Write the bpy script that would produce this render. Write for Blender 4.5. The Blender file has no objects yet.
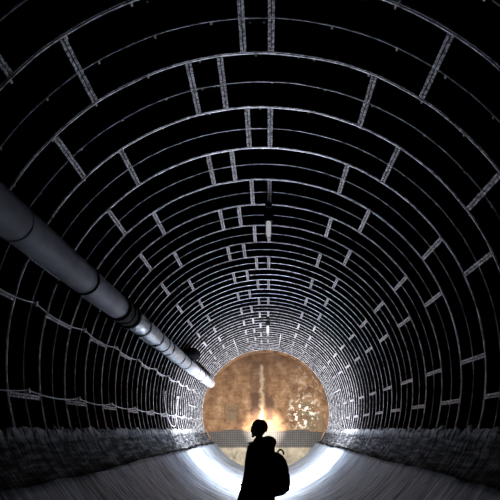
import bpy, bmesh, math, random
from mathutils import Vector, Matrix, noise
random.seed(7)
S = bpy.context.scene
C = S.collection
R = 2.5            # inner radius to the flange edges
RP = 2.64          # radius of the pans between the flanges
ZC = 2.26          # height of the tunnel axis above the floor
YW = 18.0          # bulkhead distance
HALF = 0.317       # half a ring
Y0 = 3.77          # a ring joint
PI = math.pi
rad = math.radians

# ------------------------------------------------------------------ materials
def mat(name):
    m = bpy.data.materials.new(name); m.use_nodes = True
    nt = m.node_tree
    b = nt.nodes['Principled BSDF']
    return m, nt, b
def N(nt, t, **kw):
    n = nt.nodes.new(t)
    for k, v in kw.items(): setattr(n, k, v)
    return n
def L(nt, a, b): nt.links.new(a, b)
def coords(nt, scale=(1, 1, 1)):
    tc = N(nt, 'ShaderNodeTexCoord'); mp = N(nt, 'ShaderNodeMapping')
    mp.inputs['Scale'].default_value = scale
    L(nt, tc.outputs['Object'], mp.inputs['Vector'])
    return mp.outputs['Vector']
def noise_tex(nt, vec, scale, detail=4, rough=.55, dist=0):
    n = N(nt, 'ShaderNodeTexNoise')
    n.inputs['Scale'].default_value = scale; n.inputs['Detail'].default_value = detail
    n.inputs['Roughness'].default_value = rough; n.inputs['Distortion'].default_value = dist
    L(nt, vec, n.inputs['Vector'])
    return n.outputs['Fac']
def ramp(nt, fac, stops):
    r = N(nt, 'ShaderNodeValToRGB')
    e = r.color_ramp.elements
    while len(e) < len(stops): e.new(.5)
    for i, (p, c) in enumerate(stops):
        e[i].position = p
        e[i].color = (c, c, c, 1) if isinstance(c, (int, float)) else (*c, 1)
    L(nt, fac, r.inputs['Fac'])
    return r.outputs['Color']
def mix(nt, fac, a, b, mode='MIX'):
    m = N(nt, 'ShaderNodeMix'); m.data_type = 'RGBA'; m.blend_type = mode
    for i, v in ((0, fac), (6, a), (7, b)):
        if isinstance(v, (int, float)): m.inputs[i].default_value = v if i == 0 else (v, v, v, 1)
        elif isinstance(v, tuple): m.inputs[i].default_value = (*v, 1)
        else: L(nt, v, m.inputs[i])
    return m.outputs[2]
def math_n(nt, op, a, b=None, clamp=False):
    m = N(nt, 'ShaderNodeMath', operation=op); m.use_clamp = clamp
    for i, v in ((0, a), (1, b)):
        if v is None: continue
        if isinstance(v, (int, float)): m.inputs[i].default_value = v
        else: L(nt, v, m.inputs[i])
    return m.outputs[0]
def bump(nt, b, h, strength=.5, dist=.02):
    n = N(nt, 'ShaderNodeBump'); n.inputs['Strength'].default_value = strength
    n.inputs['Distance'].default_value = dist
    L(nt, h, n.inputs['Height']); L(nt, n.outputs['Normal'], b.inputs['Normal'])
def plain(name, col, rough=.6, metal=0., var=.25, scale=14, bstr=.2, spec=.5):
    m, nt, b = mat(name)
    v = coords(nt)
    f = noise_tex(nt, v, scale)
    c = ramp(nt, f, [(.3, tuple(x*(1-var) for x in col)), (.7, tuple(min(1, x*(1+var)) for x in col))])
    L(nt, c, b.inputs['Base Color'])
    b.inputs['Roughness'].default_value = rough; b.inputs['Metallic'].default_value = metal
    b.inputs['Specular IOR Level'].default_value = spec
    bump(nt, b, f, bstr, .005)
    return m

def m_pan():
    m, nt, b = mat('tarred_cast_iron')
    v = coords(nt)
    f = noise_tex(nt, v, 5, 6)
    c = ramp(nt, f, [(.3, (.004, .0035, .0045)), (.62, (.010, .008, .010)), (.8, (.026, .011, .012))])
    L(nt, c, b.inputs['Base Color'])
    b.inputs['Roughness'].default_value = .75
    b.inputs['Specular IOR Level'].default_value = .12
    bump(nt, b, noise_tex(nt, v, 30), .3, .01)
    return m
def m_edge():
    m, nt, b = mat('pale_flange_edge')
    v = coords(nt)
    f = noise_tex(nt, v, 11, 4, .7)
    c = ramp(nt, f, [(.33, (.06, .05, .06)), (.5, (.50, .48, .51)), (.64, (.88, .87, .89))])
    L(nt, c, b.inputs['Base Color'])
    b.inputs['Roughness'].default_value = .36
    b.inputs['Metallic'].default_value = .5
    bump(nt, b, noise_tex(nt, v, 60, 3), .1, .004)
    return m
def m_joint():
    m, nt, b = mat('pitted_joint_flange')
    v = coords(nt)
    f = noise_tex(nt, v, 42, 4, .75)
    c = ramp(nt, f, [(.43, (.03, .025, .03)), (.53, (.5, .47, .52)), (.62, (.88, .86, .9))])
    L(nt, c, b.inputs['Base Color'])
    b.inputs['Roughness'].default_value = .45
    b.inputs['Metallic'].default_value = .2
    bump(nt, b, noise_tex(nt, v, 70, 3), .5, .01)
    return m
def m_floor():
    m, nt, b = mat('brushed_damp_concrete')
    v = coords(nt, (1.2, 9, 1.2))
    st = noise_tex(nt, v, 1.5, 6, .6, .25)
    v2 = coords(nt, (.35, 26, .35))
    st2 = noise_tex(nt, v2, 1.0, 3, .5)
    v3 = coords(nt)
    bl = noise_tex(nt, v3, 1.6, 5)
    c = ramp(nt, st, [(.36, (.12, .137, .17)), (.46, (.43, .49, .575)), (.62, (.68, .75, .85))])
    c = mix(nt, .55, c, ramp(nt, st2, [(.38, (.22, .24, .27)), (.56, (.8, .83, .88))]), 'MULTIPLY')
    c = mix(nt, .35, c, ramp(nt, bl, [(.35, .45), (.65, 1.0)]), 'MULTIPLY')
    L(nt, c, b.inputs['Base Color'])
    L(nt, ramp(nt, bl, [(.3, .42), (.7, .62)]), b.inputs['Roughness'])
    b.inputs['Specular IOR Level'].default_value = .35
    h = math_n(nt, 'ADD', st, math_n(nt, 'MULTIPLY', st2, .6))
    bump(nt, b, h, .8, .03)
    return m
def m_bench():
    m, nt, b = mat('rough_side_lining')
    v = coords(nt, (1, 12, 1))
    a = noise_tex(nt, v, 1.6, 5, .65)
    v2 = coords(nt, (1, 1, 9))
    h2 = noise_tex(nt, v2, 2.2, 4, .6)
    v3 = coords(nt)
    g = noise_tex(nt, v3, 3.0, 6, .65)
    f = math_n(nt, 'ADD', math_n(nt, 'MULTIPLY', a, .5), math_n(nt, 'MULTIPLY', h2, .5))
    c = ramp(nt, f, [(.42, (.008, .008, .010)), (.50, (.06, .06, .067)), (.61, (.33, .335, .355))])
    c = mix(nt, .5, c, ramp(nt, g, [(.35, .3), (.65, 1.0)]), 'MULTIPLY')
    sp = N(nt, 'ShaderNodeSeparateXYZ'); L(nt, v3, sp.inputs[0])
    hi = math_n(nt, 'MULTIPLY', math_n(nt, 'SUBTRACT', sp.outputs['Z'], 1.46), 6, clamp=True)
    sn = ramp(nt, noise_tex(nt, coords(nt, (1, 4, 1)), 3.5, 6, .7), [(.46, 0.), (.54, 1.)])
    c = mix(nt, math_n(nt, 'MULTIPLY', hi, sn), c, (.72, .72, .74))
    L(nt, c, b.inputs['Base Color'])
    b.inputs['Roughness'].default_value = .85
    b.inputs['Specular IOR Level'].default_value = .12
    bump(nt, b, f, .8, .03)
    return m
def box_mask(nt, X, Z, x0, x1, z0, z1, s=.06):
    def edge(v, a, sgn):
        t = math_n(nt, 'MULTIPLY', math_n(nt, 'SUBTRACT', v, a), sgn / s)
        return math_n(nt, 'ADD', t, .5, clamp=True)
    r = math_n(nt, 'MULTIPLY', edge(X, x0, 1), edge(X, x1, -1))
    return math_n(nt, 'MULTIPLY', r, math_n(nt, 'MULTIPLY', edge(Z, z0, 1), edge(Z, z1, -1)))
def m_wall():
    m, nt, b = mat('rust_stained_bulkhead')
    v = coords(nt)
    sp = N(nt, 'ShaderNodeSeparateXYZ'); L(nt, v, sp.inputs[0])
    w = noise_tex(nt, v, 4, 3)
    dist = math_n(nt, 'MULTIPLY', math_n(nt, 'SUBTRACT', w, .5), .35)
    X = math_n(nt, 'ADD', sp.outputs['X'], dist)
    Z = math_n(nt, 'ADD', sp.outputs['Z'], dist)
    f = noise_tex(nt, v, 2.4, 10, .72, .2)
    c = ramp(nt, f, [(.32, (.062, .026, .010)), (.45, (.145, .069, .028)), (.56, (.20, .105, .047)), (.70, (.33, .21, .115))])
    # fine blotches and horizontal lift lines
    f2 = noise_tex(nt, coords(nt, (1, 1, 4)), 2.6, 8, .68)
    c = mix(nt, .5, c, ramp(nt, f2, [(.34, (.42, .36, .33)), (.6, (1, 1, 1))]), 'MULTIPLY')
    # darker red-brown towards the top, broken up by noise
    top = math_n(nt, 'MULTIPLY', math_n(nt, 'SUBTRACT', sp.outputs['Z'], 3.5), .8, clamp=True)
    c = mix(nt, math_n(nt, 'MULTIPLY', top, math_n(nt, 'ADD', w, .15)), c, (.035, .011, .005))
    for z in (2.05, 2.62, 3.2, 3.78):
        s = box_mask(nt, sp.outputs['X'], math_n(nt, 'ADD', sp.outputs['Z'], math_n(nt, 'MULTIPLY', dist, .3)), -2.6, 2.6, z-.012, z+.012, .02)
        c = mix(nt, math_n(nt, 'MULTIPLY', s, .4), c, (.09, .035, .013))
    for x, z0, z1 in ((1.42, 1.5, 3.0), (-1.62, 1.9, 2.7), (-1.12, 1.9, 2.7), (1.9, 2.2, 3.6), (2.3, 1.5, 2.3)):
        s = box_mask(nt, math_n(nt, 'ADD', sp.outputs['X'], math_n(nt, 'MULTIPLY', dist, .4)), sp.outputs['Z'], x-.02, x+.02, z0, z1, .02)
        c = mix(nt, math_n(nt, 'MULTIPLY', s, .65), c, (.06, .028, .012))
    # twin vertical wet stains and pale run between them
    for x0, x1, z0, z1, k in ((-.60, -.24, 1.95, 3.1, .75), (-.02, .30, 1.95, 3.0, .75), (-.62, .12, 3.0, 4.35, .45)):
        s = box_mask(nt, X, Z, x0, x1, z0, z1, .14)
        c = mix(nt, math_n(nt, 'MULTIPLY', s, k), c, (.035, .014, .006))
    s = box_mask(nt, X, Z, -.22, -.10, 2.0, 4.2, .10)
    c = mix(nt, math_n(nt, 'MULTIPLY', s, .38), c, (.55, .40, .25))
    # repaired squares, lower right and left
    for x0, x1, z0, z1 in ((1.42, 2.32, 1.55, 2.28), (1.35, 1.85, 2.25, 2.75), (-1.55, -1.15, 1.95, 2.65)):
        s = box_mask(nt, X, Z, x0, x1, z0, z1, .05)
        c = mix(nt, math_n(nt, 'MULTIPLY', math_n(nt, 'MULTIPLY', s, .8), ramp(nt, noise_tex(nt, v, 6, 4), [(.38, .2), (.6, 1.)])), c, (.10, .075, .04))
    # peeling white paint
    fl = noise_tex(nt, v, 5.5, 5, .62)
    flm = ramp(nt, fl, [(.53, 0.), (.57, 1.)])
    for x0, x1, z0, z1, k in ((1.05, 1.95, 1.75, 2.75, .9), (1.1, 2.35, 2.7, 4.0, .12)):
        s = box_mask(nt, X, Z, x0, x1, z0, z1, .5)
        c = mix(nt, math_n(nt, 'MULTIPLY', math_n(nt, 'MULTIPLY', s, flm), k), c, (.85, .76, .58))
    cr = N(nt, 'ShaderNodeTexVoronoi'); cr.feature = 'DISTANCE_TO_EDGE'; cr.inputs['Scale'].default_value = 1.1
    wv = N(nt, 'ShaderNodeVectorMath', operation='ADD')
    L(nt, v, wv.inputs[0])
    cx = N(nt, 'ShaderNodeCombineXYZ'); L(nt, dist, cx.inputs[0]); L(nt, dist, cx.inputs[2]); L(nt, cx.outputs[0], wv.inputs[1])
    L(nt, wv.outputs[0], cr.inputs['Vector'])
    crm = ramp(nt, cr.outputs['Distance'], [(.006, .3), (.02, 0.)])
    c = mix(nt, crm, c, (.09, .04, .02))
    L(nt, c, b.inputs['Base Color'])
    b.inputs['Roughness'].default_value = .8
    b.inputs['Specular IOR Level'].default_value = .25
    bump(nt, b, f2, .4, .02)
    return m
def m_grid():
    m, nt, b = mat('dark_gridded_band')
    v = coords(nt)
    sp = N(nt, 'ShaderNodeSeparateXYZ'); L(nt, v, sp.inputs[0])
    cb = N(nt, 'ShaderNodeCombineXYZ'); L(nt, sp.outputs['X'], cb.inputs[0]); L(nt, sp.outputs['Z'], cb.inputs[1])
    br = N(nt, 'ShaderNodeTexBrick'); br.offset = 0
    br.inputs['Scale'].default_value = 1
    br.inputs['Brick Width'].default_value = .085; br.inputs['Row Height'].default_value = .085
    br.inputs['Mortar Size'].default_value = .013
    br.inputs['Color1'].default_value = (.010, .0075, .006, 1); br.inputs['Color2'].default_value = (.026, .019, .014, 1)
    br.inputs['Mortar'].default_value = (.075, .06, .045, 1)
    L(nt, cb.outputs[0], br.inputs['Vector'])
    f = noise_tex(nt, v, 2.2, 5)
    c = mix(nt, .6, br.outputs['Color'], ramp(nt, f, [(.35, .35), (.65, 1.)]), 'MULTIPLY')
    L(nt, c, b.inputs['Base Color']); b.inputs['Roughness'].default_value = .8
    bump(nt, b, br.outputs['Fac'], -.5, .01)
    return m
def m_lower():
    m, nt, b = mat('bare_tan_concrete')
    v = coords(nt)
    f = noise_tex(nt, v, 2.2, 7, .6, .4)
    c = ramp(nt, f, [(.32, (.10, .075, .045)), (.5, (.20, .155, .095)), (.7, (.33, .26, .165))])
    f2 = noise_tex(nt, coords(nt, (4, 1, 1)), 2.5, 5)
    c = mix(nt, .4, c, ramp(nt, f2, [(.4, .4), (.6, 1.)]), 'MULTIPLY')
    L(nt, c, b.inputs['Base Color']); b.inputs['Roughness'].default_value = .75
    bump(nt, b, f, .4, .02)
    return m
def m_emit(name, col, strength):
    m, nt, b = mat(name)
    b.inputs['Base Color'].default_value = (.8, .8, .8, 1)
    b.inputs['Emission Color'].default_value = (*col, 1)
    b.inputs['Emission Strength'].default_value = strength
    return m
def m_glass():
    m, nt, b = mat('lamp_glass')
    b.inputs['Base Color'].default_value = (.9, .92, .92, 1)
    b.inputs['Emission Color'].default_value = (.9, .95, 1, 1); b.inputs['Emission Strength'].default_value = .38  # weak emission stands in for a glint on the glass
    b.inputs['Subsurface Weight'].default_value = 0.0
    b.inputs['Subsurface Radius'].default_value = (.1, .1, .1)
    b.inputs['Subsurface Scale'].default_value = .6
    b.inputs['Roughness'].default_value = .18
    return m

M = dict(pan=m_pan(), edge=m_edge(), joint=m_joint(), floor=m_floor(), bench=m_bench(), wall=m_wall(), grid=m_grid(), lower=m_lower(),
         rim=plain('rusty_rim', (.17, .085, .04), .7, 0, .6, 4, .3, .2),
         bolt=plain('pale_plug', (.5, .48, .5), .5, .3),
         duct=plain('grey_painted_duct', (.42, .41, .47), .6, 0, .22, 5, .15, .25),
         poly=plain('wrinkled_pale_duct', (.52, .55, .60), .34, .25, .2, 9, 1.0),
         seam=plain('duct_seam', (.10, .10, .11), .5, .5),
         black=plain('matt_black', (.008, .008, .009), .8, 0, .3, 14, .2, .15),
         cloth=plain('black_cloth', (.006, .006, .007), .95, 0, .3, 60, .3, .05),
         cloth2=plain('black_nylon', (.007, .007, .008), .85, 0, .3, 60, .3, .1),
         skin=plain('skin', (.10, .06, .04), .75, 0, .08),
         hair=plain('dark_hair', (.008, .006, .005), .8, 0, .3, 80, .3, .15),
         cable=plain('pale_cable', (.55, .55, .57), .5, 0, .15),
         glass=m_glass(), steel=plain('lamp_steel', (.6, .6, .62), .35, .4),
         glow=m_emit('lantern_globe', (.92, .955, 1.0), 1.0))

# ------------------------------------------------------------------ mesh helpers
class MB:
    def __init__(self): self.v = []; self.f = []; self.m = []
    def quad(self, *ids, mi=0): self.f.append(ids); self.m.append(mi)
    def add(self, pts): i = len(self.v); self.v += [tuple(p) for p in pts]; return i
    def box(self, c, s, rot=None, mi=0):
        i = len(self.v)
        for dz in (-.5, .5):
            for dx, dy in ((-.5, -.5), (.5, -.5), (.5, .5), (-.5, .5)):
                p = Vector((dx*s[0], dy*s[1], dz*s[2]))
                if rot: p = rot @ p
                self.v.append(tuple(p + Vector(c)))
        for q in ((3, 2, 1, 0), (4, 5, 6, 7), (0, 1, 5, 4), (1, 2, 6, 5), (2, 3, 7, 6), (3, 0, 4, 7)):
            self.quad(*[i+k for k in q], mi=mi)
    def arc(self, a0, a1, ri, ro, y0, y1, step=2.0, mi_edge=1, mi=0, rn=0.0, lip=0.0):
        """a curved bar following the ring between angles a0 and a1 (degrees from the crown);
        lip: pale bevelled arris on the near side, shaped to catch the lamp light"""
        n = max(1, int(math.ceil((a1-a0)/step)))
        base = len(self.v); th = y1-y0
        for k in range(n+1):
            a = rad(a0+(a1-a0)*k/n)
            r_i = ri + (rn*(noise.noise(Vector((a*9, y0*3, 1.7)))) if rn else 0)
            sec = ((r_i, y0), (r_i, y1), (ro, y1), (ro, y0)) if not lip else \
                  ((r_i, y0+th*.7), (r_i, y1), (ro, y1), (ro, y0), (r_i+lip*2.0, y0), (r_i+lip*.7, y0+th*.12))
            m = len(sec)
            for r, y in sec:
                self.v.append((r*math.sin(a), y, ZC + r*math.cos(a)))
        for k in range(n):
            b = base+m*k; c = b+m
            for q in range(m):
                q2 = (q+1) % m
                self.quad(b+q, b+q2, c+q2, c+q, mi=mi_edge if q in ((0, 4, 5) if lip else (0,)) else mi)
        self.f.append(tuple(base+q for q in reversed(range(m)))); self.m.append(mi)
        e = base+m*n; self.f.append(tuple(e+q for q in range(m))); self.m.append(mi)
    def lathe(self, prof, axis_o=(0, 0, 0), axis='z', n=20, mi=0):
        """prof: (radius, height) pairs"""
        o = Vector(axis_o); base = len(self.v)
        for r, h in prof:
            for k in range(n):
                a = 2*PI*k/n
                if axis == 'z': p = Vector((r*math.cos(a), r*math.sin(a), h))
                else: p = Vector((r*math.cos(a), h, r*math.sin(a)))
                self.v.append(tuple(o+p))
        for j in range(len(prof)-1):
            for k in range(n):
                a = base+j*n+k; b = base+j*n+(k+1) % n
                self.quad(a, b, b+n, a+n, mi=mi)
        self.f.append(tuple(base+k for k in range(n))); self.m.append(mi)
        self.f.append(tuple(base+(len(prof)-1)*n+k for k in range(n))); self.m.append(mi)
    def tube(self, pts, r, n=8, mi=0):
        pts = [Vector(p) for p in pts]; base = len(self.v)
        for i, p in enumerate(pts):
            d = (pts[min(i+1, len(pts)-1)]-pts[max(i-1, 0)]).normalized()
            u = d.orthogonal() if abs(d.z) > .95 else d.cross(Vector((0, 0, 1)))
            u.normalize(); w = d.cross(u)
            rr = r[i] if isinstance(r, (list, tuple)) else r
            for k in range(n):
                a = 2*PI*k/n
                self.v.append(tuple(p+u*math.cos(a)*rr+w*math.sin(a)*rr))
        for j in range(len(pts)-1):
            for k in range(n):
                a = base+j*n+k; b = base+j*n+(k+1) % n
                self.quad(a, b, b+n, a+n, mi=mi)
        self.f.append(tuple(base+k for k in range(n))); self.m.append(mi)
        self.f.append(tuple(base+(len(pts)-1)*n+k for k in range(n))); self.m.append(mi)
    def build(self, name, mats, parent=None, smooth=False, fix=True):
        me = bpy.data.meshes.new(name)
        me.from_pydata(self.v, [], self.f)
        for m in (mats if isinstance(mats, (list, tuple)) else [mats]): me.materials.append(m)
        me.polygons.foreach_set('material_index', self.m)
        if fix:
            bm = bmesh.new(); bm.from_mesh(me); bmesh.ops.recalc_face_normals(bm, faces=bm.faces); bm.to_mesh(me); bm.free()
        if smooth: me.polygons.foreach_set('use_smooth', [True]*len(me.polygons))
        o = bpy.data.objects.new(name, me); C.objects.link(o)
        if parent: o.parent = parent
        return o
def tag(o, label, cat, group=None):
    o['label'] = label; o['category'] = cat
    if group: o['group'] = group
    return o
def struct(o, label=None):
    o['kind'] = 'structure'
    if label: o['label'] = label
    return o
def empty(name, loc, rz=0):
    o = bpy.data.objects.new(name, None); C.objects.link(o)
    o.location = loc; o.rotation_euler = (0, 0, rz); o.empty_display_size = .1
    return o
def polar(a, r, y): a = rad(a); return Vector((r*math.sin(a), y, ZC+r*math.cos(a)))

# ------------------------------------------------------------------ the iron lining
KMIN, KMAX = -7, 22
ODD = [-97, -65.3, -33.6, -3.35, 1.9, 32.4, 64.5, 96.6]
EVEN = [-107.5, -75.5, -43.8, -14.2, -8.0, 22.4, 53.4, 85.8]
SECT = [('ceiling', -49, 49), ('wall_left', -113, -49), ('wall_right', 49, 113)]
roots = {}
for nm, a0, a1 in SECT:
    mb = MB()
    n = int((a1-a0)/2)
    for yy in (-1.0, YW):
        pass
    ny = 20
    for j in range(ny+1):
        y = -1.0 + (YW+1.0)*j/ny
        for k in range(n+1):
            mb.add([polar(a0+(a1-a0)*k/n, RP, y)])
    for j in range(ny):
        for k in range(n):
            b = j*(n+1)+k; mb.quad(b, b+1, b+n+2, b+n+1)
    # grout plugs in the pans, and bolt heads beside the key joints
    for kk in range(KMIN, KMAX):
        ym = Y0+kk*2*HALF
        J = ODD if kk % 2 else EVEN
        for i in range(len(J)-1):
            mid = .5*(J[i]+J[i+1])
            if a0 < mid < a1:
                wide = J[i+1]-J[i] > 10
                for yy in ((ym+.5*HALF,) if wide else (ym+.4*HALF, ym+1.5*HALF)):
                    for off in ((0,) if wide else (-1.2, 1.3)):
                        b = len(mb.v); c = polar(mid+off, RP-.03, yy)
                        for q in range(8):
                            t = 2*PI*q/8
                            mb.v.append(tuple(c+Vector((.011*math.cos(t), .011*math.sin(t), 0))))
                        mb.f.append(tuple(range(b, b+8))); mb.m.append(1)
    root = mb.build(nm, [M['pan'], M['bolt']], fix=False)
    struct(root, {'ceiling': 'black cast iron crown of the tunnel lining with pale flange edges',
                  'wall_left': 'left side of the black cast iron tunnel lining',
                  'wall_right': 'right side of the black cast iron tunnel lining'}[nm])
    roots[nm] = root
    for kk in range(KMIN, KMAX+1):
        y = Y0+kk*2*HALF
        if y > YW: continue
        # joint between two rings: two bolted flanges with a groove between them
        mb = MB()
        mb.arc(a0, a1, R, RP, y-.0155, y-.0045, rn=.004, lip=.0045)
        if y+.02 < YW: mb.arc(a0, a1, R, RP, y+.0045, y+.0155, rn=.006)
        mb2 = mb
        a = math.ceil((a0+1.5)/11)*11
        while kk < 9 and a < a1-1:
            aa = a + (random.random()-.5)*2
            if abs(aa-a0) > 1 and abs(aa-a1) > 1:
                w = .2
                p = [polar(aa-w, R+.002, y+.017), polar(aa+w, R+.002, y+.017), polar(aa+w, R+.03, y+.075), polar(aa-w, R+.03, y+.075),
                     polar(aa-w, RP, y+.017), polar(aa+w, RP, y+.017), polar(aa+w, RP, y+.075), polar(aa-w, RP, y+.075)]
                b = mb2.add(p)
                mb2.quad(b, b+1, b+2, b+3, mi=1)
                for q in ((4, 5, 6, 7), (0, 3, 7, 4), (1, 2, 6, 5), (2, 3, 7, 6), (0, 1, 5, 4)): mb2.quad(*[b+t for t in q])
            a += 11
        mb.build('ring_flange', [M['pan'], M['edge']], root)
        # stiffening rib in mid ring
        yr = y+HALF
        if yr < YW-.02:
            mb = MB()
            mb.arc(a0, a1, R+.004, RP, yr-.0055, yr+.0055, rn=.004, lip=.004)
            a = math.ceil((a0+1.5)/11)*11+2.5
            while kk < 9 and a < a1-1:
                w = .2; aa = a + (random.random()-.5)*2
                if abs(aa-a0) > 1 and abs(aa-a1) > 1:
                    p = [polar(aa-w, R+.006, yr+.006), polar(aa+w, R+.006, yr+.006), polar(aa+w, R+.035, yr+.066), polar(aa-w, R+.035, yr+.066),
                         polar(aa-w, RP, yr+.006), polar(aa+w, RP, yr+.006), polar(aa+w, RP, yr+.066), polar(aa-w, RP, yr+.066)]
                    b = mb.add(p)
                    mb.quad(b, b+1, b+2, b+3, mi=1)
                    for q in ((4, 5, 6, 7), (0, 3, 7, 4), (1, 2, 6, 5), (2, 3, 7, 6), (0, 1, 5, 4)): mb.quad(*[b+t for t in q])
                a += 11
            mb.build('stiffening_rib', [M['pan'], M['edge']], root)
        # longitudinal joints between the segments of this ring
        y1 = min(y+2*HALF-.017, YW-.01)
        for a in (ODD if kk % 2 else EVEN):
            if a0 < a < a1 and y1 > y+.1:
                mb = MB()
                g = .08; t = .60
                for s in (-1, 1):
                    lo, hi = sorted((a+s*g, a+s*t))
                    mb.arc(lo, hi, R-.001, RP, y+.017, y1, step=5)
                mb.build('segment_joint', [M['pan'], M['joint']], root)
# tie bars along the last rings
for a, nm in ((11.5, 'ceiling'), (-24.5, 'ceiling'), (75, 'wall_right'), (-86.5, 'wall_left')):
    mb = MB(); mb.tube([polar(a, R-.012, 14.6), polar(a, R-.012, 16.3), polar(a, R-.012, YW-.02)], .011, 6)
    o = mb.build('tie_bar', M['cable'], roots[nm], True)

# ------------------------------------------------------------------ floor
RF, ZF = 2.40, 2.40
mb = MB(); n = 56; ny = 150; AF = 57.2
ys = [-1.0+(YW+1.0)*j/ny for j in range(ny+1)]
for y in ys:
    for k in range(n+1):
        a = rad(-AF+2*AF*k/n)
        j = .010*noise.noise(Vector((a*1.5, y*5.5, 3)))+.016*noise.noise(Vector((a*2.2, y*1.3, 9)))
        e = (abs(k-n/2)/(n/2))
        da = rad(.9)*noise.noise(Vector((k*.0, y*2.3, 5.5)))*(1 if e == 1 else 0)
        r = RF+j
        mb.v.append((r*math.sin(a+da), y, ZF-r*math.cos(a+da)))
    for s in (-1, 1): pass
for j in range(ny):
    for k in range(n):
        b = j*(n+1)+k; mb.quad(b, b+1, b+n+2, b+n+1)
# the broken lip on both edges
for s in (0, n):
    base = len(mb.v)
    for j, y in enumerate(ys):
        p = Vector(mb.v[j*(n+1)+s]); d = Vector((p.x, 0, p.z-ZC)).normalized()
        mb.v.append(tuple(p+d*.22))
    for j in range(ny):
        mb.quad(j*(n+1)+s, (j+1)*(n+1)+s, base+j+1, base+j)
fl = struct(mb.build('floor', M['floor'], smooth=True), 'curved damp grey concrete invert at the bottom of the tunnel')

# ------------------------------------------------------------------ rough side lining between the iron and the floor
for sgn, nm in ((-1, 'baseboard_left'), (1, 'baseboard_right')):
    mb = MB(); ny = 260; nk = 12
    for j in range(ny+1):
        y = -1.0+(YW+.999)*j/ny
        top = 104.9+1.5*noise.noise(Vector((y*4.5, sgn*7, 0)))+1.5*noise.noise(Vector((y*13, sgn*3, 2)))
        mb.add([polar(sgn*(top-.1), RP-.002, y)])
        for k in range(nk+1):
            t = k/nk; a = top+(121.8-top)*t
            r = 2.475-.10*t*t+.022*noise.noise(Vector((a*.35, y*2.5, sgn*4)))+.014*noise.noise(Vector((a*.9, y*8, sgn*11)))+(.02 if k == 0 else 0)
            mb.add([polar(sgn*a, r, y)])
        mb.add([polar(sgn*124, RP+.02, y)])
    w = nk+3
    for j in range(ny):
        for k in range(w-1):
            b = j*w+k; mb.quad(b, b+1, b+w+1, b+w)
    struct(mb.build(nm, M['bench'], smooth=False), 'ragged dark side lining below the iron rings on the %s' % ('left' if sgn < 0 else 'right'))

# ------------------------------------------------------------------ bulkhead
mb = MB(); n = 96
c0 = mb.add([(0, YW, ZC)]); c1 = mb.add([(0, YW+.25, ZC)])
f0 = mb.add([(RP*math.cos(2*PI*k/n), YW, ZC+RP*math.sin(2*PI*k/n)) for k in range(n)])
f1 = mb.add([(RP*math.cos(2*PI*k/n), YW+.25, ZC+RP*math.sin(2*PI*k/n)) for k in range(n)])
for k in range(n):
    q = (k+1) % n
    mb.f.append((c0, f0+k, f0+q)); mb.m.append(0)
    mb.f.append((c1, f1+q, f1+k)); mb.m.append(0)
    mb.quad(f0+k, f0+q, f1+q, f1+k)
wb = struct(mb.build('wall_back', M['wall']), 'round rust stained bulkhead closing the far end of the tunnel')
def strip(zlo, zhi, th, name, m):
    mb = MB(); n = 90; X = R+.02
    for i in range(n+1):
        x = -X+2*X*i/n
        lim = math.sqrt(max(0, (R+.05)**2-x*x))
        z0, z1 = [min(max(f(x), ZC-lim), ZC+lim) for f in (zlo, zhi)]
        mb.add([(x, YW-th, z0), (x, YW-th, z1), (x, YW+.01, z1), (x, YW+.01, z0)])
    for i in range(n):
        b = 4*i; c = b+4
        for k in range(4):
            mb.quad(b+k, b+(k+1) % 4, c+(k+1) % 4, c+k)
    mb.quad(0, 1, 2, 3); mb.quad(4*n, 4*n+1, 4*n+2, 4*n+3)
    return mb.build(name, m, wb)
topf = lambda x: 1.52+.10*math.exp(-((x+1.3)/.5)**2)+.10*math.exp(-((x-1.3)/.45)**2)+.05*math.exp(-((x-.4)/.3)**2)+.02*noise.noise(Vector((x*4, 1, 1)))
o = strip(lambda x: .90, topf, .035, 'grid_band', M['grid']); o['label'] = 'dark finely gridded band with a wavy top edge'
o = strip(lambda x: -1, lambda x: .90, .06, 'lower_panel', M['lower']); o['label'] = 'bare tan concrete at the foot of the bulkhead'
mb = MB()
prev = None; n = 96
for k in range(n):
    a = 360*k/n
    mb.add([polar(a, R-.075, YW-.01), polar(a, R-.075, YW-.075), polar(a, R+.03, YW-.075), polar(a, R+.03, YW-.01)])
for k in range(n):
    b = 4*k; c = 4*((k+1) % n)
    for q in range(4): mb.quad(b+q, b+(q+1) % 4, c+(q+1) % 4, c+q)
mb.build('rim', M['rim'], wb)

# ------------------------------------------------------------------ ventilation duct on the left
DX, DZ, DR = -1.945, 3.245, .158
t = empty('ventilation_duct', (DX, 3, DZ - DR))
tag(t, 'long pale ventilation duct hung along the upper left of the tunnel', 'duct')
def local(o, e):   # keep world-space meshes in place under an unrotated empty
    o.location = -Vector(e.location); return o
def ductprof(y0, y1, r, wob, n, sag=0):
    mb = MB(); m = 28; rows = n
    for j in range(rows+1):
        y = y0+(y1-y0)*j/rows
        for k in range(m):
            a = 2*PI*k/m
            rr = r*(1+wob*noise.noise(Vector((math.cos(a)*2.2, math.sin(a)*2.2, y*4.5)))+wob*.6*noise.noise(Vector((math.cos(a)*5, math.sin(a)*5, y*9))))
            mb.v.append((DX+rr*math.cos(a), y, DZ+rr*math.sin(a)+sag*math.sin(PI*j/rows*3)))
    for j in range(rows):
        for k in range(m):
            a = j*m+k; b = j*m+(k+1) % m; mb.quad(a, b, b+m, a+m)
    mb.f.append(tuple(range(m))); mb.m.append(0)
    mb.f.append(tuple(rows*m+k for k in range(m))); mb.m.append(0)
    return mb
local(ductprof(-.9, 6.05, DR*1.02, .012, 60).build('steel_duct', M['duct'], t, True), t)['label'] = 'smooth grey steel length of duct'
local(ductprof(6.45, 15.75, DR*.97, .10, 240, .004).build('wrinkled_duct', M['poly'], t, True), t)['label'] = 'wrinkled pale length of duct'
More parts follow.
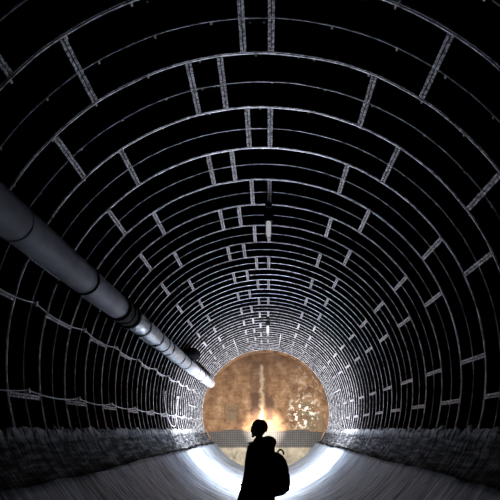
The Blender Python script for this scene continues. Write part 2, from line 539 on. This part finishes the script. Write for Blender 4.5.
mb = MB(); mb.lathe([(DR*.95, 15.70), (DR*.98, 15.9), (DR*.86, 16.0), (DR*.5, 16.05), (.02, 16.06)], (DX, 0, DZ), 'y', 28)
local(mb.build('rounded_end', M['poly'], t, True), t)
mb = MB(); mb.lathe([(DR*.9, 6.0), (DR*1.2, 6.0), (DR*1.2, 6.06), (DR*1.06, 6.08), (DR*1.06, 6.42), (DR*1.2, 6.44), (DR*1.2, 6.5), (DR*.9, 6.5)], (DX, 0, DZ), 'y', 28)
local(mb.build('coupling', M['black'], t), t)
for y in (3.55,):
    mb = MB(); mb.lathe([(DR*1.0, y-.02), (DR*1.055, y-.015), (DR*1.055, y+.015), (DR*1.0, y+.02)], (DX, 0, DZ), 'y', 28)
    local(mb.build('seam_band', M['duct'], t), t)
for y in (7.15, 8.0, 8.95, 10.1, 12.4, 13.7):
    mb = MB(); mb.lathe([(DR*.98, y-.03), (DR*1.06, y-.025), (DR*1.06, y+.025), (DR*.98, y+.03)], (DX, 0, DZ), 'y', 28)
    local(mb.build('seam_band', M['seam'], t), t)
for y in (4.9, 6.25, 8.5, 10.9, 13.4):
    mb = MB()
    d = Vector((DX, 0, DZ-ZC)).normalized()
    p = Vector((DX, y, DZ))
    for s in (-1, 1):
        nrm = Vector((-d.z, 0, d.x))*s
        q = p+nrm*DR*1.04
        mb.tube([q+Vector((0, 0, 0)), q+d*(.30 if s < 0 else .30)], .012, 6)
    mb.tube([p+Vector((DR*1.07*math.cos(a), 0, DR*1.07*math.sin(a))) for a in [2*PI*i/24 for i in range(25)]], .010, 6)
    local(mb.build('hanger', M['black'], t), t)

# black lump resting on the duct
mb = MB(); n = 20; m = 14
bc = Vector((DX+.07, 11.55, DZ+.30))
for j in range(m+1):
    th = PI*j/m
    for k in range(n):
        a = 2*PI*k/n
        p = Vector((math.sin(th)*math.cos(a), math.sin(th)*math.sin(a), math.cos(th)))
        q = Vector([math.copysign(abs(x)**.7, x) for x in p])
        w = 1+.10*noise.noise(p*2.3)
        mb.v.append((bc.x+q.x*.19*w, bc.y+q.y*.36*w, bc.z+q.z*.135*w))
for j in range(m):
    for k in range(n):
        a = j*n+k; b = j*n+(k+1) % n; mb.quad(a, b, b+n, a+n)
o = empty('black_bundle', (bc.x, bc.y, DZ+DR))
tag(o, 'rounded black bundle sitting on top of the pale duct near its far end', 'bundle')
local(mb.build('wrapping', M['cloth'], o, True), o)
mb = MB(); mb.tube([bc+Vector((.20*math.cos(a), -.1, .142*math.sin(a))) for a in [2*PI*i/20 for i in range(21)]], .012, 6)
local(mb.build('strap', M['cloth2'], o), o)

# ------------------------------------------------------------------ cables on the left wall
def droop_cable(ang, y0, y1, sag, name, label, r0):
    e = empty(name, polar(ang, R-.03, y0)); tag(e, label, 'cable', None)
    pts = []; y = y0
    hooks = []
    step = 2*HALF*2
    while y < y1-.01:
        yn = min(y+step, y1); hooks.append(y)
        for i in range(8):
            u = i/8; s = sag*4*u*(1-u)*(.7+.6*random.random() if i == 0 else 1)
            a = rad(ang)
            p = polar(ang, R-.03, y+(yn-y)*u)
            # slide the sag down along the wall
            down = ang + math.copysign(math.degrees(s/R), ang)
            p = polar(down, R-.03, y+(yn-y)*u)
            pts.append(p)
        y = yn
    pts.append(polar(ang, R-.03, y1))
    mb = MB(); mb.tube(pts, r0, 6)
    local(mb.build('cable_run', M['cable'], e, True), e)
    for y in hooks:
        mb = MB()
        h = polar(ang, R-.03, y)
        mb.arc(ang-.8, ang+.5, R-.05, R-.012, y-.012, y+.012, mi_edge=0)
        local(mb.build('cable_clip', M['steel'], e), e)
droop_cable(-74.2, Y0+2*HALF*.5-1.9, 16.9, .055, 'hung_cable', 'thin pale cable drooping between clips below the ventilation duct', .009)
droop_cable(-95.6, Y0+2*HALF*.5-1.9, 16.4, .045, 'hung_cable', 'thin pale cable running low along the left rings just above the ragged side lining', .009)
# cable end hanging in a loop
e = empty('cable_loop', polar(-95, R-.06, 11.2))
tag(e, 'pale hose hanging down in a long U shaped loop at the far left rings', 'cable')
mb = MB(); pts = []
for i in range(41):
    u = i/40
    y = 10.9+1.7*u
    a = -84-19.3*(1-abs(2*u-1)**2.6)
    pts.append(polar(a, R-.05, y))
mb.tube(pts, .013, 6)
local(mb.build('hose', M['cable'], e, True), e)
mb = MB(); mb.arc(-85, -83.4, R-.075, R-.012, 10.86, 10.94, mi_edge=0)
local(mb.build('hook', M['steel'], e), e)
mb = MB(); mb.arc(-85, -83.4, R-.075, R-.012, 12.56, 12.64, mi_edge=0)
local(mb.build('hook', M['steel'], e), e)

# ------------------------------------------------------------------ lamps hanging from the crown
def lamp(y, label):
    zt = ZC+R
    e = empty('hanging_lamp', (.072, y, zt-.47)); tag(e, label, 'lamp', None)
    zz = .47
    mb = MB(); mb.lathe([(.05, zz+.002), (.05, zz-.03), (.009, zz-.045), (.009, .34)], n=16); mb.build('stem', M['black'], e, True)
    mb = MB(); mb.lathe([(.02, .37), (.06, .36), (.068, .33), (.068, .24), (.060, .225), (.03, .225)], n=20); mb.build('housing', M['black'], e, True)
    mb = MB(); mb.lathe([(.030, .23), (.033, .20), (.033, .06), (.025, .03), (.004, .02)], n=18); mb.build('glass_tube', M['glass'], e, True)
    for k in range(4):
        a = PI/4+PI/2*k; cx, sx = math.cos(a), math.sin(a)
        mb = MB(); mb.tube([(.055*cx, .055*sx, .23), (.055*cx, .055*sx, .06), (.04*cx, .04*sx, .015), (0.006*cx, .006*sx, 0.004)], .004, 6)
        mb.build('guard_wire', M['steel'], e, True)
lamp(6.3, 'nearer lamp with a black cap and pale tube hanging from the crown')
lamp(12.55, 'farther, smaller looking lamp hanging from the crown just above the round bulkhead')

# ------------------------------------------------------------------ lantern standing on the floor ahead of the person
LX, LY = -.08, 10.8
e = empty('work_light', (LX, LY, 0.012)); tag(e, 'lit round work light on a short tripod standing on the floor beyond the person', 'lamp')
H = .38
mb = MB(); mb.lathe([(.05, H), (.06, H+.01), (.06, H+.10), (.05, H+.12)], n=20); mb.build('base', M['black'], e, True)
mb = MB(); mb.lathe([(.02, H+.12)]+[(.085*math.sin(PI*(i/12)), H+.20-.085*math.cos(PI*i/12)) for i in range(2, 11)]+[(.02, H+.29)], n=20)
globe = mb.build('globe', M['glow'], e, True)
mb = MB(); mb.lathe([(.05, H+.285), (.05, H+.30), (.02, H+.33), (.01, H+.33)], n=20); mb.build('cap', M['black'], e, True)
mb = MB(); n = 24  # unseen plate added to keep lamp light off the near side lining
for i in range(n+1):
    a = rad(-90-78+156*i/n)
    for rr, z in ((.25, H+.195), (.25, H+.30), (.256, H+.30), (.256, H+.195)): mb.v.append((rr*math.cos(a), rr*math.sin(a), z))
for i in range(n):
    for k in range(4): mb.quad(4*i+k, 4*i+(k+1) % 4, 4*i+4+(k+1) % 4, 4*i+4+k)
mb.quad(0, 1, 2, 3); mb.quad(4*n, 4*n+1, 4*n+2, 4*n+3)
for a in (-2.4, -.75):
    mb.tube([(.05*math.cos(a), .05*math.sin(a), H+.05), (.253*math.cos(a), .253*math.sin(a), H+.21)], .008, 6)
mb.build('added_light_block', M['black'], e)
for i in range(3):
    a = 2*PI*i/3+.5
    mb = MB(); mb.tube([(.03*math.cos(a), .03*math.sin(a), H+.02), (.2*math.cos(a), .2*math.sin(a), .01)], .010, 8); mb.build('leg', M['black'], e, True)
GLOW = 590
sl = bpy.data.lights.new('flood', 'SPOT'); so = bpy.data.objects.new('flood', sl); C.objects.link(so)
so.location = (LX, LY+.13, .012+H+.20); so.rotation_euler = (rad(93), 0, 0)
sl.energy = 4900; sl.spot_size = rad(174); sl.spot_blend = 1.0; sl.shadow_soft_size = .06; sl.color = (.92, .955, 1.0)
bl = bpy.data.lights.new('beam', 'SPOT'); bo = bpy.data.objects.new('beam', bl); C.objects.link(bo)
bo.location = (LX, LY+.13, .012+H+.20)
bo.rotation_euler = (Vector((-.06, YW, 1.66))-bo.location).to_track_quat('-Z', 'Y').to_euler()
bl.energy = 30000; bl.spot_size = rad(15.5); bl.spot_blend = 1.0; bl.shadow_soft_size = .04; bl.color = (1, .98, .95)

M['glow'].node_tree.nodes['Principled BSDF'].inputs['Emission Strength'].default_value = GLOW

# ------------------------------------------------------------------ the person
def evaluated(o):
    dg = bpy.context.evaluated_depsgraph_get()
    return bpy.data.meshes.new_from_object(o.evaluated_get(dg))
def skin_mesh(chains, root_idx=0, sub=1):
    """chains: list of point lists [(x,y,z,r)...]; identical points are shared"""
    vs = {}; V = []; E = []; RR = []
    def vid(p):
        k = tuple(round(c, 4) for c in p[:3])
        if k not in vs: vs[k] = len(V); V.append(k); RR.append(p[3])
        return vs[k]
    for ch in chains:
        ids = [vid(p) for p in ch]
        E += list(zip(ids, ids[1:]))
    me = bpy.data.meshes.new('skel'); me.from_pydata(V, E, [])
    o = bpy.data.objects.new('skel', me); C.objects.link(o)
    md = o.modifiers.new('s', 'SKIN'); md.use_smooth_shade = True
    for i, sv in enumerate(me.skin_vertices[0].data):
        r = RR[i]; sv.radius = r if isinstance(r, tuple) else (r, r); sv.use_root = (i == root_idx)
    if sub:
        ss = o.modifiers.new('u', 'SUBSURF'); ss.levels = sub; ss.render_levels = sub
    m = evaluated(o)
    bpy.data.objects.remove(o)
    return m
def join_meshes(meshes, voxel=None):
    bm = bmesh.new()
    for m in meshes: bm.from_mesh(m)
    me = bpy.data.meshes.new('joined'); bm.to_mesh(me); bm.free()
    if voxel:
        o = bpy.data.objects.new('j', me); C.objects.link(o)
        r = o.modifiers.new('r', 'REMESH'); r.mode = 'VOXEL'; r.voxel_size = voxel; r.use_smooth_shade = True
        sm = o.modifiers.new('sm', 'SMOOTH'); sm.iterations = 3; sm.factor = .5
        me = evaluated(o); bpy.data.objects.remove(o)
    return me
def put(name, me, m, parent):
    me.name = name; me.materials.clear(); me.materials.append(m)
    me.polygons.foreach_set('use_smooth', [True]*len(me.polygons))
    o = bpy.data.objects.new(name, me); C.objects.link(o); o.parent = parent
    return o
def ellipsoid(c, s, n=24, m=16, fn=None):
    mb = MB()
    for j in range(m+1):
        th = PI*j/m
        for k in range(n):
            a = 2*PI*k/n
            p = Vector((math.sin(th)*math.cos(a), math.sin(th)*math.sin(a), math.cos(th)))
            if fn: p = fn(p)
            mb.v.append((c[0]+p.x*s[0], c[1]+p.y*s[1], c[2]+p.z*s[2]))
    for j in range(m):
        for k in range(n):
            a = j*n+k; b = j*n+(k+1) % n; mb.f.append((a, b, b+n, a+n))
    me = bpy.data.meshes.new('e'); me.from_pydata(mb.v, [], mb.f)
    bm = bmesh.new(); bm.from_mesh(me); bmesh.ops.remove_doubles(bm, verts=bm.verts, dist=1e-5); bmesh.ops.recalc_face_normals(bm, faces=bm.faces); bm.to_mesh(me); bm.free()
    return me
def loft(secs, n=32):
    """secs: (z, cx, cy, half width, half depth, power)"""
    mb = MB()
    for z, cx, cy, hw, hd, pw in secs:
        for k in range(n):
            a = 2*PI*k/n; c, s = math.cos(a), math.sin(a)
            mb.v.append((cx+hw*math.copysign(abs(c)**pw, c), cy+hd*math.copysign(abs(s)**pw, s), z))
    for j in range(len(secs)-1):
        for k in range(n):
            a = j*n+k; b = j*n+(k+1) % n; mb.f.append((a, b, b+n, a+n))
    mb.f.append(tuple(range(n))); mb.f.append(tuple((len(secs)-1)*n+k for k in range(n)))
    me = bpy.data.meshes.new('l'); me.from_pydata(mb.v, [], mb.f)
    bm = bmesh.new(); bm.from_mesh(me); bmesh.ops.recalc_face_normals(bm, faces=bm.faces); bm.to_mesh(me); bm.free()
    return me
PX, PY, PB = -.045, 5.6, rad(60)
P = empty('person', (PX, PY, 0), PB)
tag(P, 'person in a dark jacket standing with a backpack, turned away towards the bulkhead', 'person')
# local axes: +y is where the person faces, +x is the person's right
arms = {}
def arm(s):
    sh = (.185*s, -.01, 1.40); el = (.20*s, -.03, 1.13); wr = (.20*s, .075, .86)
    if s > 0: el = (.25*s, -.04, 1.13); wr = (.27*s, .05, .87)
    return sh, el, wr
chains = []
pel = (0, 0, .96)
chains.append([(*pel, (.15, .115)), (0, 0, 1.12, (.135, .10)), (0, .0, 1.28, (.155, .115)), (0, -.01, 1.40, (.12, .09)), (0, -.01, 1.47, .058), (0, .01, 1.54, .055)])
for s in (-1, 1):
    sh, el, wr = arm(s)
    chains.append([(0, -.01, 1.40, (.12, .09)), (*sh, .062), (*el, .045), (*wr, .030)])
    hip = (.095*s, 0, .90); kn = (.115*s, .02+.01*s, .50); an = (.125*s, -.02, .10); toe = (.14*s, .17, .05)
    chains.append([(*pel, (.15, .115)), (*hip, .085), (*kn, .058), (*an, .042), (.13*s, .06, .06, .042), (*toe, .035)])
parts = [skin_mesh(chains)]
for s in (-1, 1):
    sh, el, wr = arm(s)
    w = Vector(wr); d = (w-Vector(el)).normalized()
    side = Vector((0, 1, 0)).cross(d); side = (Vector((0, 1, 0))-d*d.y).normalized()  # across the palm, forward
    inn = side.cross(d).normalized()
    if inn.x*s > 0: inn = -inn
    parts.append(skin_mesh([[(*w, .026), (*(w+d*.045), (.036, .017)), (*(w+d*.085), (.038, .016))]]))
    for i, (off, ln) in enumerate(((.030, .072), (.010, .080), (-.010, .075), (-.029, .060))):
        b = w+d*.06+side*off; k1 = w+d*.092+side*off*1.05
        k2 = k1+d*ln*.5+inn*.012; k3 = k2+d*ln*.33+inn*.02; 
        parts.append(skin_mesh([[(*b, .010), (*k1, .0095), (*k2, .0088), (*k3, .0078)]]))
    b = w+d*.02+side*.02; k1 = b+d*.03+side*.028+inn*.008; k2 = k1+d*.035+side*.012+inn*.012
    parts.append(skin_mesh([[(*b, .012), (*k1, .011), (*k2, .009)]]))
HZ = 1.622
def headfn(p):
    q = p.copy()
    if q.z < 0:
        k = 1+.28*q.z
        q.x *= k; q.y = q.y*(1+.12*q.z)+.10*(-q.z)
    return q
parts.append(ellipsoid((0, .005, HZ), (.080, .100, .115), fn=headfn))
parts.append(ellipsoid((0, .108, HZ-.030), (.016, .022, .028)))            # nose
parts.append(ellipsoid((0, .088, HZ+.012), (.055, .02, .012)))            # brow
for s in (-1, 1):
    parts.append(ellipsoid((.081*s, -.005, HZ-.015), (.012, .022, .033)))  # ear
    parts.append(ellipsoid((.032*s, .094, HZ-.006), (.014, .010, .009)))   # eye
parts.append(ellipsoid((0, .100, HZ-.070), (.026, .012, .009)))            # mouth
parts.append(ellipsoid((0, .090, HZ-.100), (.028, .02, .018)))            # chin
put('body', join_meshes(parts, .0065), M['skin'], P)
def hairfn(p):
    q = p.copy()
    q.z = max(q.z, -.55 if q.y < .1 else .28)
    q.z = min(q.z, .90)
    return q
put('hair', ellipsoid((0, -.006, HZ+.012), (.087, .106, .107), 32, 24, hairfn), M['hair'], P)
# jacket
secs = [(.70, 0, .05, .25, .225, .85), (.80, 0, .035, .245, .205, .85), (1.0, 0, .015, .225, .165, .85), (1.18, 0, -.005, .22, .145, .85), (1.30, 0, -.01, .225, .14, .85),
        (1.385, 0, -.01, .205, .12, .85), (1.43, 0, -.012, .15, .095, .9), (1.47, 0, -.012, .095, .08, 1), (1.49, 0, -.01, .080, .076, 1)]
js = [loft(secs)]
for s in (-1, 1):
    sh, el, wr = arm(s)
    sh = Vector(sh); el = Vector(el); wr = Vector(wr)
    js.append(skin_mesh([[(*(sh+Vector((-.04*s, 0, -.01))), .078), (*(sh+Vector((.005*s, 0, -.02))), .082), (*(sh.lerp(el, .5)), .072), (*el, .066), (*(el.lerp(wr, .6)), .060), (*(el.lerp(wr, 1.02)), .060)]]))
# hood bunched behind the neck
js.append(ellipsoid((.0, -.125, 1.445), (.135, .095, .085)))
put('jacket', join_meshes(js, .011), M['cloth'], P)
# stand-up collar flap at the throat
mb = MB()
for i in range(17):
    a = rad(-40+260*i/16)
    r = .086+.012*math.sin(i/16*PI); flare = 1.0+1.15*math.exp(-((i-6.5)/2.6)**2)
    h = .055
    for rr, zz in ((r, 1.455), (r*flare, 1.455+h*(1-.6*math.exp(-((i-6.5)/2.6)**2))), (r*flare-.012, 1.452+h*(1-.6*math.exp(-((i-6.5)/2.6)**2))), (r-.012, 1.45)):
        mb.v.append((rr*math.cos(a), rr*math.sin(a)*1.05-.005, zz-.055))
for i in range(16):
    for k in range(4): mb.quad(4*i+k, 4*i+(k+1) % 4, 4*i+4+(k+1) % 4, 4*i+4+k)
mb.quad(0, 1, 2, 3); mb.quad(64, 65, 66, 67)
mb.build('collar', M['cloth'], P, True)
# trousers and boots
ch = [[(0, 0, .95, (.165, .13)), (.095*s, 0, .86, .105), (.115*s, .02+.01*s, .50, .080), (.125*s, -.015, .13, .070)] for s in (-1, 1)]
put('trousers', skin_mesh(ch, 0, 2), M['cloth'], P)
for s in (-1, 1):
    me = skin_mesh([[(.125*s, -.02, .20, .062), (.125*s, -.02, .085, .062), (.13*s, .07, .065, (.055, .055)), (.14*s, .19, .055, (.05, .045))]], 0, 2)
    for v in me.vertices: v.co.z = max(v.co.z, .012)
    put('boot', me, M['black'], P)

# ------------------------------------------------------------------ backpack on the person's back
B = empty('backpack', (PX, PY, .80), PB)
tag(B, 'rounded black backpack with a top loop worn on the back of the standing person', 'backpack')
zb = .80
secs = []
for z, hw, hd in ((.80, .115, .07), (.82, .14, .09), (.88, .152, .105), (1.0, .158, .112), (1.12, .156, .108), (1.22, .145, .092), (1.29, .12, .068), (1.325, .08, .042), (1.335, .04, .02)):
    secs.append((z-zb, 0, -.155-hd, hw, hd, .7))
put('bag', loft(secs), M['cloth2'], B)
secs = [(z-zb, 0, -.345, hw, hd, .7) for z, hw, hd in ((.85, .09, .03), (.87, .112, .045), (.95, .118, .052), (1.05, .112, .045), (1.09, .09, .025))]
put('front_pocket', loft(secs), M['cloth2'], B)
mb = MB(); mb.tube([(.05+.012*math.cos(a), -.272+.05*math.cos(a), 1.30-zb+.058*math.sin(a)) for a in [PI*i/12 for i in range(13)]], .012, 8); mb.build('top_handle', M['cloth2'], B, True)
for s in (-1, 1):
    mb = MB()
    pts = [(.07*s, -.16, 1.28), (.095*s, -.15, 1.40), (.10*s, -.08, 1.455), (.10*s, .01, 1.45), (.10*s, .09, 1.38), (.11*s, .125, 1.22), (.15*s, .11, 1.05), (.19*s, -.02, .95), (.13*s, -.19, .87)]
    pts = [Vector(p)-Vector((0, 0, zb)) for p in pts]
    fine = []
    for i in range(len(pts)-1):
        for u in range(4): fine.append(pts[i].lerp(pts[i+1], u/4))
    fine.append(pts[-1])
    mb.tube(fine, .017, 8); mb.build('shoulder_strap', M['cloth2'], B, True)

# ------------------------------------------------------------------ world: the dim tunnel mouth far behind the photographer
w = bpy.data.worlds.new('World'); S.world = w; w.use_nodes = True
bg = w.node_tree.nodes['Background']; bg.inputs['Color'].default_value = (.52, .46, .72, 1); bg.inputs['Strength'].default_value = .002

# ------------------------------------------------------------------ camera and view
cam = bpy.data.cameras.new('camera'); co = bpy.data.objects.new('camera', cam); C.objects.link(co)
co.location = (.05, 0, 1.6); co.rotation_euler = (PI/2, 0, 0)
cam.sensor_width = 36; cam.lens = 36*450/500; cam.shift_x = -17/500; cam.shift_y = 180/500
cam.clip_start = .05
S.camera = co
vs = S.view_settings
S.display_settings.display_device = 'sRGB'
vs.view_transform = 'Standard'; vs.look = 'None'; vs.gamma = 1; vs.use_curve_mapping = False; vs.exposure = 0
S.cycles.max_bounces = 8; S.cycles.diffuse_bounces = 5; S.cycles.sample_clamp_indirect = 6
